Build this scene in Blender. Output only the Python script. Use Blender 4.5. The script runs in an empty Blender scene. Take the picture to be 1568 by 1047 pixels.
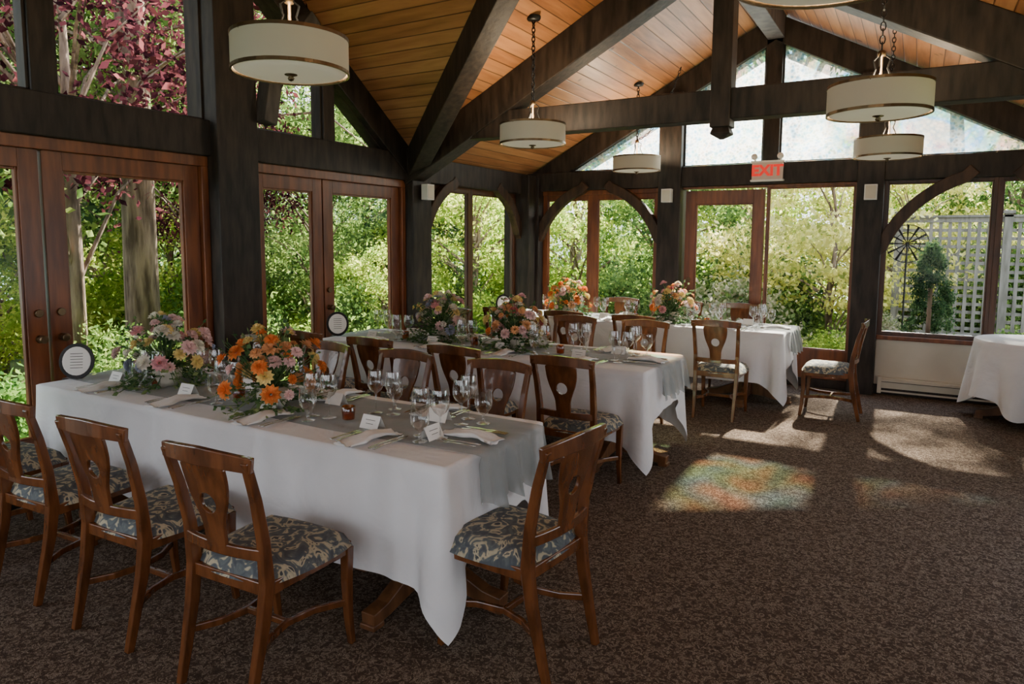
import bpy, bmesh, math, random
import numpy as np
from mathutils import Vector, Matrix
random.seed(7)
PI=math.pi
SC=bpy.context.scene
XL,YB=-4.74,8.58
XR,YF=1.74,-2.6
RX,RZ,M1=-1.5,4.2,.53      # main ridge
GY,M2,M2B=3.63,.738,.5     # cross gable ridge
PL=2.48                    # plate height (roof surface at wall)

# ---------------------------------------------------------------- materials
def mat(name):
    m=bpy.data.materials.new(name); m.use_nodes=True
    nt=m.node_tree; b=nt.nodes['Principled BSDF']
    return m,nt,b
def N(nt,t,**k):
    n=nt.nodes.new(t)
    for a,v in k.items():
        if hasattr(n,a): setattr(n,a,v)
        else: n.inputs[a].default_value=v
    return n
def ramp(nt,fac,stops,interp='LINEAR'):
    r=nt.nodes.new('ShaderNodeValToRGB'); r.color_ramp.interpolation=interp
    e=r.color_ramp.elements
    while len(e)<len(stops): e.new(.5)
    for i,(p,c) in enumerate(stops):
        e[i].position=p; e[i].color=(*c,1)
    nt.links.new(fac,r.inputs[0]); return r
def coords(nt,scale=(1,1,1),rot=(0,0,0)):
    tc=nt.nodes.new('ShaderNodeTexCoord'); mp=nt.nodes.new('ShaderNodeMapping')
    mp.inputs['Scale'].default_value=scale; mp.inputs['Rotation'].default_value=rot
    nt.links.new(tc.outputs['Object'],mp.inputs[0]); return mp.outputs[0]
def bump(nt,b,h,strength=.3,dist=.01):
    n=nt.nodes.new('ShaderNodeBump'); n.inputs['Strength'].default_value=strength; n.inputs['Distance'].default_value=dist
    nt.links.new(h,n.inputs['Height']); nt.links.new(n.outputs[0],b.inputs['Normal'])
def noisemat(name,c1,c2,scale=8,stretch=(1,1,1),rough=.5,bmp=.2,bd=.004,p1=.35,p2=.65,detail=6,metal=0,coat=0,spec=.5):
    m,nt,b=mat(name)
    n=N(nt,'ShaderNodeTexNoise'); n.inputs['Scale'].default_value=scale; n.inputs['Detail'].default_value=detail
    nt.links.new(coords(nt,stretch),n.inputs['Vector'])
    r=ramp(nt,n.outputs['Fac'],[(p1,c1),(p2,c2)])
    nt.links.new(r.outputs[0],b.inputs['Base Color']); b.inputs['Roughness'].default_value=rough
    b.inputs['Metallic'].default_value=metal; b.inputs['Coat Weight'].default_value=coat; b.inputs['Specular IOR Level'].default_value=spec
    if bmp: bump(nt,b,n.outputs['Fac'],bmp,bd)
    return m
M_beam=noisemat('dark_timber',(.010,.007,.005),(.038,.026,.019),6,(3,3,.6),.55,.5,.006,spec=.35)
M_knee=noisemat('brown_timber',(.026,.014,.008),(.075,.040,.022),6,(3,3,.6),.5,.4,.005,spec=.35)
M_beamw=noisemat('weathered_timber',(.03,.026,.024),(.11,.095,.085),5,(2,2,.5),.6,.5,.006)
M_frame=noisemat('mahogany_frame',(.115,.032,.010),(.24,.075,.022),5,(4,4,.5),.35,.15,.003)
M_frame2=noisemat('dark_mahogany',(.05,.02,.009),(.11,.042,.018),5,(4,4,.5),.4,.15,.003)
M_chair=noisemat('chair_wood',(.080,.026,.008),(.17,.058,.018),7,(3,3,.8),.25,.08,.002,coat=.5)
M_trestle=noisemat('trestle_wood',(.10,.04,.016),(.20,.085,.034),7,(3,3,.8),.35,.1,.002)
M_cream=noisemat('cream_paint',(.62,.56,.45),(.70,.64,.53),3,(1,1,1),.7,.05)
M_white=noisemat('white_plastic',(.72,.70,.66),(.80,.78,.74),3,(1,1,1),.4,0)
M_paper=noisemat('paper',(.82,.81,.77),(.88,.87,.83),10,(1,1,1),.8,.02)
M_black=noisemat('black_metal',(.012,.012,.012),(.03,.03,.03),10,(1,1,1),.4,0,metal=.6)
M_silver=noisemat('silver',(.6,.6,.6),(.75,.75,.74),10,(1,1,1),.18,0,metal=1)
M_brass=noisemat('bronze',(.12,.08,.045),(.2,.14,.08),10,(1,1,1),.35,0,metal=.9)
M_ceramic=noisemat('ceramic',(.5,.46,.38),(.64,.6,.5),10,(1,1,1),.35,.05)
M_bark=noisemat('bark',(.09,.058,.04),(.36,.26,.19),5,(3,3,.5),.9,.9,.04)
M_soil=noisemat('soil',(.03,.02,.012),(.07,.05,.03),20,(1,1,1),.95,.5)
M_fence=noisemat('fence_wood',(.13,.12,.10),(.25,.23,.20),6,(3,3,.5),.8,.2)
M_concrete=noisemat('concrete',(.5,.48,.44),(.65,.62,.57),6,(1,1,1),.8,.2)
M_water=noisemat('lake_water',(.16,.27,.31),(.24,.36,.40),.4,(1,3,1),.6,.1,.02,spec=.2)

def clothmat(name,c1,c2,tr=0):
    m,nt,b=mat(name)
    n=N(nt,'ShaderNodeTexNoise'); n.inputs['Scale'].default_value=3.2; n.inputs['Detail'].default_value=4; n.inputs['Distortion'].default_value=.6
    nt.links.new(coords(nt),n.inputs['Vector'])
    r=ramp(nt,n.outputs['Fac'],[(.3,c1),(.7,c2)])
    nt.links.new(r.outputs[0],b.inputs['Base Color']); b.inputs['Roughness'].default_value=.85
    b.inputs['Sheen Weight'].default_value=.2
    bump(nt,b,n.outputs['Fac'],.55,.05)
    if tr:
        t=N(nt,'ShaderNodeBsdfTransparent'); mx=N(nt,'ShaderNodeMixShader'); mx.inputs[0].default_value=tr
        o=nt.nodes['Material Output']
        nt.links.new(b.outputs[0],mx.inputs[1]); nt.links.new(t.outputs[0],mx.inputs[2]); nt.links.new(mx.outputs[0],o.inputs[0])
    return m
M_cloth=clothmat('white_linen',(.74,.74,.76),(.82,.82,.84))
M_napkin=clothmat('napkin_linen',(.78,.77,.75),(.86,.85,.83))
M_runner=clothmat('sheer_grey_runner',(.24,.27,.27),(.33,.36,.36),.35)

def glassmat(name,tint=(.96,.97,.97),lo=.03,hi=.9,rough=.02,pw=2.5):
    m,nt,b=mat(name)
    t=N(nt,'ShaderNodeBsdfTransparent'); t.inputs[0].default_value=(*tint,1)
    g=N(nt,'ShaderNodeBsdfGlossy'); g.inputs['Roughness'].default_value=rough; g.inputs[0].default_value=(1,1,1,1)
    lw=N(nt,'ShaderNodeLayerWeight'); lw.inputs[0].default_value=.5
    p=N(nt,'ShaderNodeMath',operation='POWER'); nt.links.new(lw.outputs['Facing'],p.inputs[0]); p.inputs[1].default_value=pw
    mr=N(nt,'ShaderNodeMapRange'); nt.links.new(p.outputs[0],mr.inputs[0]); mr.inputs[3].default_value=lo; mr.inputs[4].default_value=hi
    mx=N(nt,'ShaderNodeMixShader'); nt.links.new(mr.outputs[0],mx.inputs[0]); nt.links.new(t.outputs[0],mx.inputs[1]); nt.links.new(g.outputs[0],mx.inputs[2])
    nt.links.new(mx.outputs[0],nt.nodes['Material Output'].inputs[0]); return m
M_pane=glassmat('window_glass',(.98,.985,.98),.005,.08,.0,4)
M_glass=glassmat('drinking_glass',(.90,.91,.91),.09,.85,.03,1.5)
M_amber=glassmat('amber_glass',(.75,.38,.10),.08,.6,.05,1.6)
# textured, speckled gable glass; rainbow tint painted in to throw dispersed-looking sunlight
m,nt,b=mat('textured_glass'); M_tex=m
co=coords(nt)
v=N(nt,'ShaderNodeTexVoronoi'); v.inputs['Scale'].default_value=30; nt.links.new(co,v.inputs['Vector'])
n2=N(nt,'ShaderNodeTexNoise'); n2.inputs['Scale'].default_value=2.3; n2.inputs['Detail'].default_value=3; n2.inputs['Distortion'].default_value=.8; nt.links.new(co,n2.inputs['Vector'])
hs=ramp(nt,n2.outputs['Fac'],[(.32,(1,.22,.10)),(.41,(1,.66,.16)),(.48,(.36,.85,.36)),(.55,(.18,.58,1)),(.61,(1,.85,.5)),(.70,(1,.30,.14))])
sp=ramp(nt,v.outputs['Color'],[(.25,(.42,.66,.88)),(.5,(.95,.98,1))])
mxd=N(nt,'ShaderNodeMix',data_type='RGBA'); mxd.inputs[0].default_value=.25
nt.links.new(hs.outputs[0],mxd.inputs[6]); nt.links.new(sp.outputs[0],mxd.inputs[7])
t=N(nt,'ShaderNodeBsdfTransparent'); nt.links.new(mxd.outputs[2],t.inputs[0])
tl=N(nt,'ShaderNodeBsdfTranslucent'); nt.links.new(sp.outputs[0],tl.inputs[0])
mr=ramp(nt,v.outputs['Distance'],[(.2,(.28,)*3),(.6,(.6,)*3)])
mx=N(nt,'ShaderNodeMixShader'); nt.links.new(mr.outputs[0],mx.inputs[0]); nt.links.new(t.outputs[0],mx.inputs[1]); nt.links.new(tl.outputs[0],mx.inputs[2])
nt.links.new(mx.outputs[0],nt.nodes['Material Output'].inputs[0])

def plankmat(name,axis,width):
    m,nt,b=mat(name)
    tc=N(nt,'ShaderNodeTexCoord'); sx=N(nt,'ShaderNodeSeparateXYZ'); nt.links.new(tc.outputs['Object'],sx.inputs[0])
    d=N(nt,'ShaderNodeMath',operation='DIVIDE'); nt.links.new(sx.outputs[axis],d.inputs[0]); d.inputs[1].default_value=width
    fl=N(nt,'ShaderNodeMath',operation='FLOOR'); nt.links.new(d.outputs[0],fl.inputs[0])
    frc=N(nt,'ShaderNodeMath',operation='FRACT'); nt.links.new(d.outputs[0],frc.inputs[0])
    wn=N(nt,'ShaderNodeTexWhiteNoise',noise_dimensions='1D'); nt.links.new(fl.outputs[0],wn.inputs['W'])
    sc=[1.2,1.2,1.2]; sc[axis]=14
    no=N(nt,'ShaderNodeTexNoise'); no.inputs['Scale'].default_value=1.6; no.inputs['Detail'].default_value=6; no.inputs['Distortion'].default_value=.4
    mp=N(nt,'ShaderNodeMapping'); mp.inputs['Scale'].default_value=sc; nt.links.new(tc.outputs['Object'],mp.inputs[0]); nt.links.new(mp.outputs[0],no.inputs['Vector'])
    ad=N(nt,'ShaderNodeMath',operation='MULTIPLY_ADD'); nt.links.new(wn.outputs['Value'],ad.inputs[0]); ad.inputs[1].default_value=.45; nt.links.new(no.outputs['Fac'],ad.inputs[2])
    r=ramp(nt,ad.outputs[0],[(.3,(.21,.080,.028)),(.62,(.38,.160,.060)),(.98,(.54,.26,.110))])
    vo=N(nt,'ShaderNodeTexVoronoi'); vo.inputs['Scale'].default_value=2.6; nt.links.new(tc.outputs['Object'],vo.inputs['Vector'])
    kn=ramp(nt,vo.outputs['Distance'],[(.05,(.25,.2,.18)),(.10,(1,1,1))])
    gp=ramp(nt,frc.outputs[0],[(.0,(.12,.1,.09)),(.07,(1,1,1)),(.95,(1,1,1)),(1,(.12,.1,.09))])
    x1=N(nt,'ShaderNodeMix',data_type='RGBA',blend_type='MULTIPLY'); x1.inputs[0].default_value=1
    nt.links.new(r.outputs[0],x1.inputs[6]); nt.links.new(kn.outputs[0],x1.inputs[7])
    x2=N(nt,'ShaderNodeMix',data_type='RGBA',blend_type='MULTIPLY'); x2.inputs[0].default_value=1
    nt.links.new(x1.outputs[2],x2.inputs[6]); nt.links.new(gp.outputs[0],x2.inputs[7])
    nt.links.new(x2.outputs[2],b.inputs['Base Color']); b.inputs['Roughness'].default_value=.42
    bump(nt,b,gp.outputs[0],.5,.006)
    return m
M_plankX=plankmat('plank_ceiling_a',0,.115)
M_plankY=plankmat('plank_ceiling_b',1,.10)

# carpet
m,nt,b=mat('loop_carpet'); M_carpet=m
co=coords(nt)
n1=N(nt,'ShaderNodeTexNoise'); n1.inputs['Scale'].default_value=42; n1.inputs['Detail'].default_value=3; n1.inputs['Distortion'].default_value=1.5; nt.links.new(co,n1.inputs['Vector'])
n2=N(nt,'ShaderNodeTexNoise'); n2.inputs['Scale'].default_value=230; nt.links.new(co,n2.inputs['Vector'])
r=ramp(nt,n1.outputs['Fac'],[(.40,(.076,.051,.037)),(.52,(.125,.088,.064)),(.58,(.33,.26,.20)),(.63,(.12,.085,.062))])
r2=ramp(nt,n2.outputs['Fac'],[(.3,(.45,.45,.45)),(.7,(1.3,1.3,1.3))])
x=N(nt,'ShaderNodeMix',data_type='RGBA',blend_type='MULTIPLY'); x.inputs[0].default_value=1
nt.links.new(r.outputs[0],x.inputs[6]); nt.links.new(r2.outputs[0],x.inputs[7]); nt.links.new(x.outputs[2],b.inputs['Base Color'])
b.inputs['Roughness'].default_value=.98; b.inputs['Specular IOR Level'].default_value=.1; bump(nt,b,n2.outputs['Fac'],.8,.006)

# upholstery
m,nt,b=mat('floral_upholstery'); M_fabric=m
co=coords(nt)
wv=N(nt,'ShaderNodeTexNoise'); wv.inputs['Scale'].default_value=15; wv.inputs['Detail'].default_value=2; wv.inputs['Distortion'].default_value=1.8; nt.links.new(co,wv.inputs['Vector'])
r=ramp(nt,wv.outputs['Fac'],[(.0,(.035,.042,.05)),(.42,(.075,.09,.105)),(.515,(.12,.14,.145)),(.54,(.40,.36,.25)),(.62,(.50,.45,.32)),(.66,(.05,.06,.07))])
nt.links.new(r.outputs[0],b.inputs['Base Color']); b.inputs['Roughness'].default_value=.8; bump(nt,b,wv.outputs['Fac'],.2,.004)

def leafmat(name,cols,tr=.5):
    m,nt,b=mat(name)
    g=N(nt,'ShaderNodeNewGeometry')
    no=N(nt,'ShaderNodeTexNoise'); no.inputs['Scale'].default_value=1.3; nt.links.new(coords(nt),no.inputs['Vector'])
    ma=N(nt,'ShaderNodeMath',operation='MULTIPLY_ADD'); nt.links.new(g.outputs['Random Per Island'],ma.inputs[0]); ma.inputs[1].default_value=.6
    sb=N(nt,'ShaderNodeMath',operation='MULTIPLY_ADD'); nt.links.new(no.outputs['Fac'],sb.inputs[0]); sb.inputs[1].default_value=1.3; sb.inputs[2].default_value=-.45
    nt.links.new(sb.outputs[0],ma.inputs[2])
    k=len(cols)
    r=ramp(nt,ma.outputs[0],[(.1+.8*i/(k-1),c) for i,c in enumerate(cols)])
    d=N(nt,'ShaderNodeBsdfDiffuse'); tl=N(nt,'ShaderNodeBsdfTranslucent')
    nt.links.new(r.outputs[0],d.inputs[0]); nt.links.new(r.outputs[0],tl.inputs[0])
    mx=N(nt,'ShaderNodeMixShader'); mx.inputs[0].default_value=tr
    nt.links.new(d.outputs[0],mx.inputs[1]); nt.links.new(tl.outputs[0],mx.inputs[2]); nt.links.new(mx.outputs[0],nt.nodes['Material Output'].inputs[0])
    return m
L_green=leafmat('leaf_green',[(.035,.08,.025),(.15,.26,.06),(.44,.56,.16)],.58)
L_dark=leafmat('leaf_dark',[(.018,.045,.022),(.07,.14,.055),(.24,.35,.13)],.45)
L_bright=leafmat('leaf_bright',[(.12,.24,.04),(.40,.54,.09),(.85,.85,.22)],.65)
L_yellow=leafmat('leaf_yellow',[(.28,.34,.07),(.76,.70,.18),(.98,.90,.42)],.65)
L_plum=leafmat('leaf_plum',[(.022,.008,.012),(.08,.022,.032),(.28,.085,.09)],.5)
L_pale=leafmat('leaf_hydrangea',[(.14,.24,.06),(.48,.46,.28),(.80,.68,.58)],.5)
L_fern=leafmat('leaf_fern',[(.045,.12,.03),(.17,.34,.07),(.42,.64,.17)],.55)
L_arr=leafmat('arrangement_leaf',[(.04,.10,.04),(.12,.22,.09),(.30,.38,.15)],.4)
M_ground=noisemat('garden_ground',(.06,.11,.03),(.20,.24,.09),1.5,(1,1,1),.95,.4,.05)
M_hill=noisemat('forest_hill',(.07,.13,.10),(.16,.25,.17),.25,(1,1,1),.95,.4,.5)
petal_cols=[(.90,.34,.10),(.93,.55,.28),(.88,.50,.52),(.93,.76,.34),(.90,.86,.76),(.60,.20,.18),(.50,.55,.70),(.92,.68,.66)]
M_pet=[leafmat('petal_%d'%i,[tuple(.6*a for a in c),c,tuple(min(1,a*1.15) for a in c)],.35) for i,c in enumerate(petal_cols)]
def lampmat(name,c,e):
    m,nt,b=mat(name); b.inputs['Base Color'].default_value=(*c,1); b.inputs['Roughness'].default_value=.7
    b.inputs['Emission Color'].default_value=(1,.86,.62,1); b.inputs['Emission Strength'].default_value=e
    n=N(nt,'ShaderNodeTexNoise'); n.inputs['Scale'].default_value=120; nt.links.new(coords(nt,(1,1,4)),n.inputs['Vector']); bump(nt,b,n.outputs['Fac'],.1,.002)
    return m
M_shade=lampmat('lamp_shade_fabric',(.46,.41,.32),.05)
M_diff=lampmat('lamp_diffuser',(.66,.63,.56),.20)
m,nt,b=mat('exit_red'); M_red=m; b.inputs['Base Color'].default_value=(.8,.02,.01,1); b.inputs['Emission Color'].default_value=(1,.03,.02,1); b.inputs['Emission Strength'].default_value=.5
m,nt,b=mat('exit_panel'); M_exit=m; b.inputs['Base Color'].default_value=(.62,.50,.42,1); b.inputs['Roughness'].default_value=.4

# ---------------------------------------------------------------- mesh builder
class MB:
    def __init__(s): s.v=[];s.f=[];s.m=[];s.s=[];s.mats=[]
    def mi(s,m):
        if m not in s.mats: s.mats.append(m)
        return s.mats.index(m)
    def add(s,vs,fs,m,smooth=False,T=None):
        o=len(s.v); k=s.mi(m)
        if T is not None: vs=[tuple(T@Vector(v)) for v in vs]
        s.v.extend(vs); s.f.extend([tuple(i+o for i in f) for f in fs]); s.m.extend([k]*len(fs)); s.s.extend([smooth]*len(fs))
    def box(s,x0,x1,y0,y1,z0,z1,m,T=None):
        s.add([(x0,y0,z0),(x1,y0,z0),(x1,y1,z0),(x0,y1,z0),(x0,y0,z1),(x1,y0,z1),(x1,y1,z1),(x0,y1,z1)],
              [(0,3,2,1),(4,5,6,7),(0,1,5,4),(1,2,6,5),(2,3,7,6),(3,0,4,7)],m,False,T)
    def sweep(s,pts,sizes,m,ref=(0,0,1),smooth=False,T=None,n=4):
        P=[Vector(p) for p in pts]; ref=Vector(ref); vs=[]
        if not isinstance(sizes,list): sizes=[sizes]*len(P)
        for i,p in enumerate(P):
            t=(P[min(i+1,len(P)-1)]-P[max(i-1,0)]).normalized()
            S=t.cross(ref); 
            if S.length<1e-4: S=t.cross(Vector((1,0,0)))
            S.normalize(); Nn=S.cross(t).normalized(); w,h=sizes[i]
            if n==4:
                for a,b_ in ((-1,-1),(1,-1),(1,1),(-1,1)): vs.append(tuple(p+S*(a*w/2)+Nn*(b_*h/2)))
            else:
                for j in range(n):
                    a=2*PI*j/n; vs.append(tuple(p+S*(math.cos(a)*w/2)+Nn*(math.sin(a)*h/2)))
        fs=[]
        for i in range(len(P)-1):
            for j in range(n):
                k=(j+1)%n; fs.append((i*n+j,i*n+k,(i+1)*n+k,(i+1)*n+j))
        fs.append(tuple(range(n))[::-1]); fs.append(tuple((len(P)-1)*n+j for j in range(n)))
        s.add(vs,fs,m,smooth,T)
    def lathe(s,prof,m,seg=24,T=None,smooth=True):
        vs=[];fs=[]
        for r,z in prof:
            for j in range(seg):
                a=2*PI*j/seg; vs.append((r*math.cos(a),r*math.sin(a),z))
        for i in range(len(prof)-1):
            for j in range(seg):
                k=(j+1)%seg; fs.append((i*seg+j,i*seg+k,(i+1)*seg+k,(i+1)*seg+j))
        s.add(vs,fs,m,smooth,T)
    def mesh(s,name):
        me=bpy.data.meshes.new(name); me.from_pydata(s.v,[],s.f)
        for m in s.mats: me.materials.append(m)
        me.polygons.foreach_set('material_index',s.m); me.polygons.foreach_set('use_smooth',s.s); me.update(); return me
    def obj(s,name,loc=(0,0,0),rz=0,bevel=0):
        o=bpy.data.objects.new(name,s.mesh(name)); SC.collection.objects.link(o); o.location=loc; o.rotation_euler=(0,0,rz)
        if bevel:
            b=o.modifiers.new('bevel','BEVEL'); b.width=bevel; b.segments=2; b.limit_method='ANGLE'; b.angle_limit=.7
        return o
def inst(me,name,loc,rz=0,scale=1):
    o=bpy.data.objects.new(name,me); SC.collection.objects.link(o); o.location=loc; o.rotation_euler=(0,0,rz)
    o.scale=(scale,)*3 if not isinstance(scale,tuple) else scale
    return o
def bake(mb,name,bevel=.004,sub=0):
    o=mb.obj(name,bevel=bevel)
    if sub:
        q=o.modifiers.new('s','SUBSURF'); q.levels=sub
    dg=bpy.context.evaluated_depsgraph_get(); me=bpy.data.meshes.new_from_object(o.evaluated_get(dg)); me.name=name
    bpy.data.objects.remove(o); return me

def lbox(mb,a0,a1,z0,z1,d0,d1,m): mb.box(XL+d0,XL+d1,a0,a1,z0,z1,m)       # left wall: a=Y, d inward
def bbox_(mb,a0,a1,z0,z1,d0,d1,m): mb.box(a0,a1,YB-d1,YB-d0,z0,z1,m)      # back wall
def rbox(mb,a0,a1,z0,z1,d0,d1,m): mb.box(XR-d1,XR-d0,a0,a1,z0,z1,m)
def fbox(mb,a0,a1,z0,z1,d0,d1,m): mb.box(a0,a1,YF+d0,YF+d1,z0,z1,m)
WB={'L':lbox,'B':bbox_,'R':rbox,'F':fbox}
def wp(pl,a,z,d):
    return {'L':(XL+d,a,z),'B':(a,YB-d,z),'R':(XR-d,a,z),'F':(a,YF+d,z)}[pl]
def leaf(name,pl,a0,a1,z0,z1,st,rt,rb,frame,glass,th=.06,off=.0,knob=None):
    mb=MB(); B=WB[pl]
    B(mb,a0,a0+st,z0,z1,off,off+th,frame); B(mb,a1-st,a1,z0,z1,off,off+th,frame)
    B(mb,a0+st,a1-st,z1-rt,z1,off,off+th,frame); B(mb,a0+st,a1-st,z0,z0+rb,off,off+th,frame)
    g0,g1,h0,h1=a0+st,a1-st,z0+rb,z1-rt; q=.014
    for (u0,u1,w0,w1) in ((g0,g0+q,h0,h1),(g1-q,g1,h0,h1),(g0+q,g1-q,h0,h0+q),(g0+q,g1-q,h1-q,h1)):
        B(mb,u0,u1,w0,w1,off+.015,off+th-.012,frame)
    d=off+th/2
    mb.add([wp(pl,g0,h0,d),wp(pl,g1,h0,d),wp(pl,g1,h1,d),wp(pl,g0,h1,d)],[(0,1,2,3)],glass)
    if knob is not None:
        p=Vector(wp(pl,knob,1.02,off+th)); q2=Vector(wp(pl,knob,1.02,off+th+.06))
        mb.sweep([p,p.lerp(q2,.3),p.lerp(q2,.5),q2],[(.055,.055),(.03,.03),(.05,.05),(.05,.05)],M_brass,smooth=True,n=12)
        p=Vector(wp(pl,knob,1.18,off+th)); q2=Vector(wp(pl,knob,1.18,off+th+.02)); mb.sweep([p,q2],(.05,.05),M_brass,n=12)
    return mb.obj(name,bevel=.003)
def polywin(name,pl,pts,glass,frame,d=.05,bar=.035):
    mb=MB(); mb.add([wp(pl,a,z,d) for a,z in pts],[tuple(range(len(pts)))],glass)
    k=len(pts); ref=(1,0,0) if pl in 'LR' else (0,1,0)
    for i in range(k):
        p,q=pts[i],pts[(i+1)%k]; mb.sweep([wp(pl,*p,d),wp(pl,*q,d)],(bar,.05),frame,ref)
    return mb.obj(name)
def knee(mb,pl,a,z,dr,r,m,w=.11,t=.10,d=.16,rz=None):
    rz=rz or r; pts=[]; q=.55
    for i in range(-1,12):
        u=i/10; th=PI/2*min(1,max(0,u))
        ax,az=r-r*math.cos(th),-rz+rz*math.sin(th)
        cx,cz=r*u,-rz+rz*u
        ax+= (u-min(1,max(0,u)))*r; az+=(u-min(1,max(0,u)))*rz
        pts.append(wp(pl,a+dr*(q*ax+(1-q)*cx),z+q*az+(1-q)*cz,d))
    ref=(1,0,0) if pl in 'LR' else (0,1,0)
    mb.sweep(pts,(w,t),m,ref)

# ---------------------------------------------------------------- room shell
mb=MB(); mb.box(XL-.2,XR+.2,YF-.2,YB+.2,-.12,0,M_carpet); mb.obj('floor')
def rz1(x): return RZ-M1*abs(x-RX)
def rz2(y): return RZ-(M2*(y-GY) if y>GY else M2B*(GY-y))
def ceil(x,y):
    return max(rz1(x),rz2(y)) if x<RX else rz1(x)
mb=MB(); y1,y0=GY+(RZ-PL)/M2, GY-(RZ-PL)/M2B; TH=.10; E=.12
def slab(pts,m):
    k=len(pts); vs=[tuple(p) for p in pts]+[(p[0],p[1],p[2]+TH) for p in pts]
    fs=[tuple(range(k)),tuple(range(k,2*k))[::-1]]+[(i,(i+1)%k,k+(i+1)%k,k+i) for i in range(k)]
    mb.add(vs,fs,m)
xw=XL-E; zw=rz1(xw); 
xe=RX-(RZ-PL)/M1
slab([(RX,GY,RZ),(xe,y1,PL),(xw,y1+.0,zw),(xw,YB+E,zw),(RX,YB+E,RZ)],M_plankX)
slab([(RX,GY,RZ),(RX,YF-E,RZ),(xw,YF-E,zw),(xw,y0,zw),(xe,y0,PL)],M_plankX)
slab([(RX,YF-E,RZ),(RX,YB+E,RZ),(XR+E,YB+E,rz1(XR+E)),(XR+E,YF-E,rz1(XR+E))],M_plankX)
slab([(RX,GY,RZ),(xw,GY,RZ),(xw,y1,PL),(xe,y1,PL)],M_plankY)
slab([(RX,GY,RZ),(xe,y0,PL),(xw,y0,PL),(xw,GY,RZ)],M_plankY)
mb.obj('ceiling')

# left wall timber frame
mb=MB()
lbox(mb,YF,YB,2.256,2.52,-.10,.14,M_beam)
lbox(mb,YF,YB,0,.10,-.10,.08,M_beam)
for a0,a1,zt,d in [(3.46,3.83,4.05,.22),(5.80,6.12,2.45,.2),(8.18,8.58,2.5,.26),(1.10,1.42,2.45,.2),(-1.2,-.9,2.4,.2)]:
    lbox(mb,a0,a1,0,zt,-.12,d,M_beam)
lbox(mb,2.27,2.42,2.5,3.35,-.06,.1,M_beam); lbox(mb,4.66,4.80,2.5,3.28,-.06,.1,M_beam)
for yy in (y1+.02,y0-.02):
    mb.sweep([(XL+.04,GY,RZ-.15),(XL+.04,yy,PL-.15)],(.22,.27),M_beam)
knee(mb,'L',6.12,2.27,1,.52,M_knee,.12,.10,.10); knee(mb,'L',8.18,2.27,-1,.52,M_knee,.12,.10,.10)
pts=[wp('L',3.84+.05,2.55,.24),wp('L',3.95,2.85,.24),wp('L',4.13,3.15,.24),wp('L',4.40,3.48,.24)]
mb.sweep(pts,(.13,.13),M_beamw,(1,0,0))
mb.obj('wall_left',bevel=.008)
mb=MB()
for a0,a1 in ((1.42,3.46),(3.83,5.80)):
    lbox(mb,a0,a1,2.18,2.256,-.04,.1,M_frame); lbox(mb,a0,a0+.055,0.1,2.18,-.04,.1,M_frame); lbox(mb,a1-.055,a1,0.1,2.18,-.04,.1,M_frame)
mb.obj('trim_1',bevel=.004)
leaf('door_1','L',1.48,2.30,.10,2.18,.115,.115,.30,M_frame,M_pane,knob=2.25)
leaf('door_2','L',2.32,3.40,.10,2.18,.12,.115,.30,M_frame,M_pane,knob=2.38)
leaf('door_3','L',3.89,4.655,.10,2.18,.11,.115,.30,M_frame,M_pane)
leaf('door_4','L',4.67,5.74,.10,2.18,.12,.115,.30,M_frame,M_pane,knob=4.72)
leaf('window_1','L',6.12,7.09,.10,2.256,.05,.06,.35,M_frame2,M_pane)
leaf('window_2','L',7.09,8.18,.10,2.256,.05,.06,.35,M_frame2,M_pane)
gz=lambda y: rz2(y)-.29
polywin('window_3','L',[(2.42,2.52),(3.46,2.52),(3.46,gz(3.46)),(2.42,gz(2.42))],M_pane,M_beam)
polywin('window_4','L',[(3.83,2.52),(4.66,2.52),(4.66,gz(4.66)),(3.83,gz(3.83))],M_pane,M_beam)
polywin('window_5','L',[(4.80,2.52),(5.50,2.52),(4.80,gz(4.80))],M_pane,M_beam)
polywin('window_6','L',[(.85,2.52),(2.27,2.52),(2.27,gz(2.27))],M_pane,M_beam)
leaf('window_7','L',-.9,1.10,.6,2.256,.07,.07,.07,M_frame,M_pane)
leaf('window_8','L',-2.6,-1.2,.6,2.256,.07,.07,.07,M_frame,M_pane)
mb=MB(); lbox(mb,YF,1.10,.1,.6,-.08,.05,M_cream); mb.obj('trim_2')

# back wall
mb=MB(); B=lambda *a: bbox_(mb,*a)
B(XL,XR,2.30,2.54,-.10,.14,M_beam)
B(XL,XR,0,.10,-.10,.08,M_beam)
B(-2.80,-2.52,0,3.42,-.1,.18,M_beam)
B(-.60,-.34,0,3.42,-.1,.20,M_beam)
B(XL,XL+.30,0,2.5,-.1,.2,M_beam); B(XR-.3,XR,0,2.5,-.1,.2,M_beam)
B(-1.60,-1.42,2.5,4.0,-.1,.12,M_beam)
for s,xe2 in ((-1,XL),(1,XR)):
    mb.sweep([(RX,YB,RZ-.17),(xe2,YB,rz1(xe2)-.17)],(.24,.26),M_beam)
knee(mb,'B',XL+.28,2.31,1,.62,M_knee,.12,.11,.12); knee(mb,'B',-2.80,2.31,-1,.62,M_knee,.12,.11,.12)
knee(mb,'B',-.34,2.31,1,.72,M_knee,.12,.11,.12); knee(mb,'B',XR-.28,2.31,-1,.6,M_knee,.12,.11,.12)
B(-4.44,-2.80,2.24,2.30,-.05,.08,M_frame)
B(-2.52,-.60,2.27,2.30,-.05,.08,M_frame)
B(-.34,XR,.10,.60,-.08,.04,M_cream); B(-.34,XR,.60,.645,-.08,.10,M_frame)
mb.obj('wall_back',bevel=.008)
leaf('window_9','B',-4.44,-3.71,.10,2.24,.07,.06,.40,M_frame,M_pane)
leaf('window_10','B',-3.71,-2.80,.10,2.24,.07,.06,.40,M_frame,M_pane)
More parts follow.
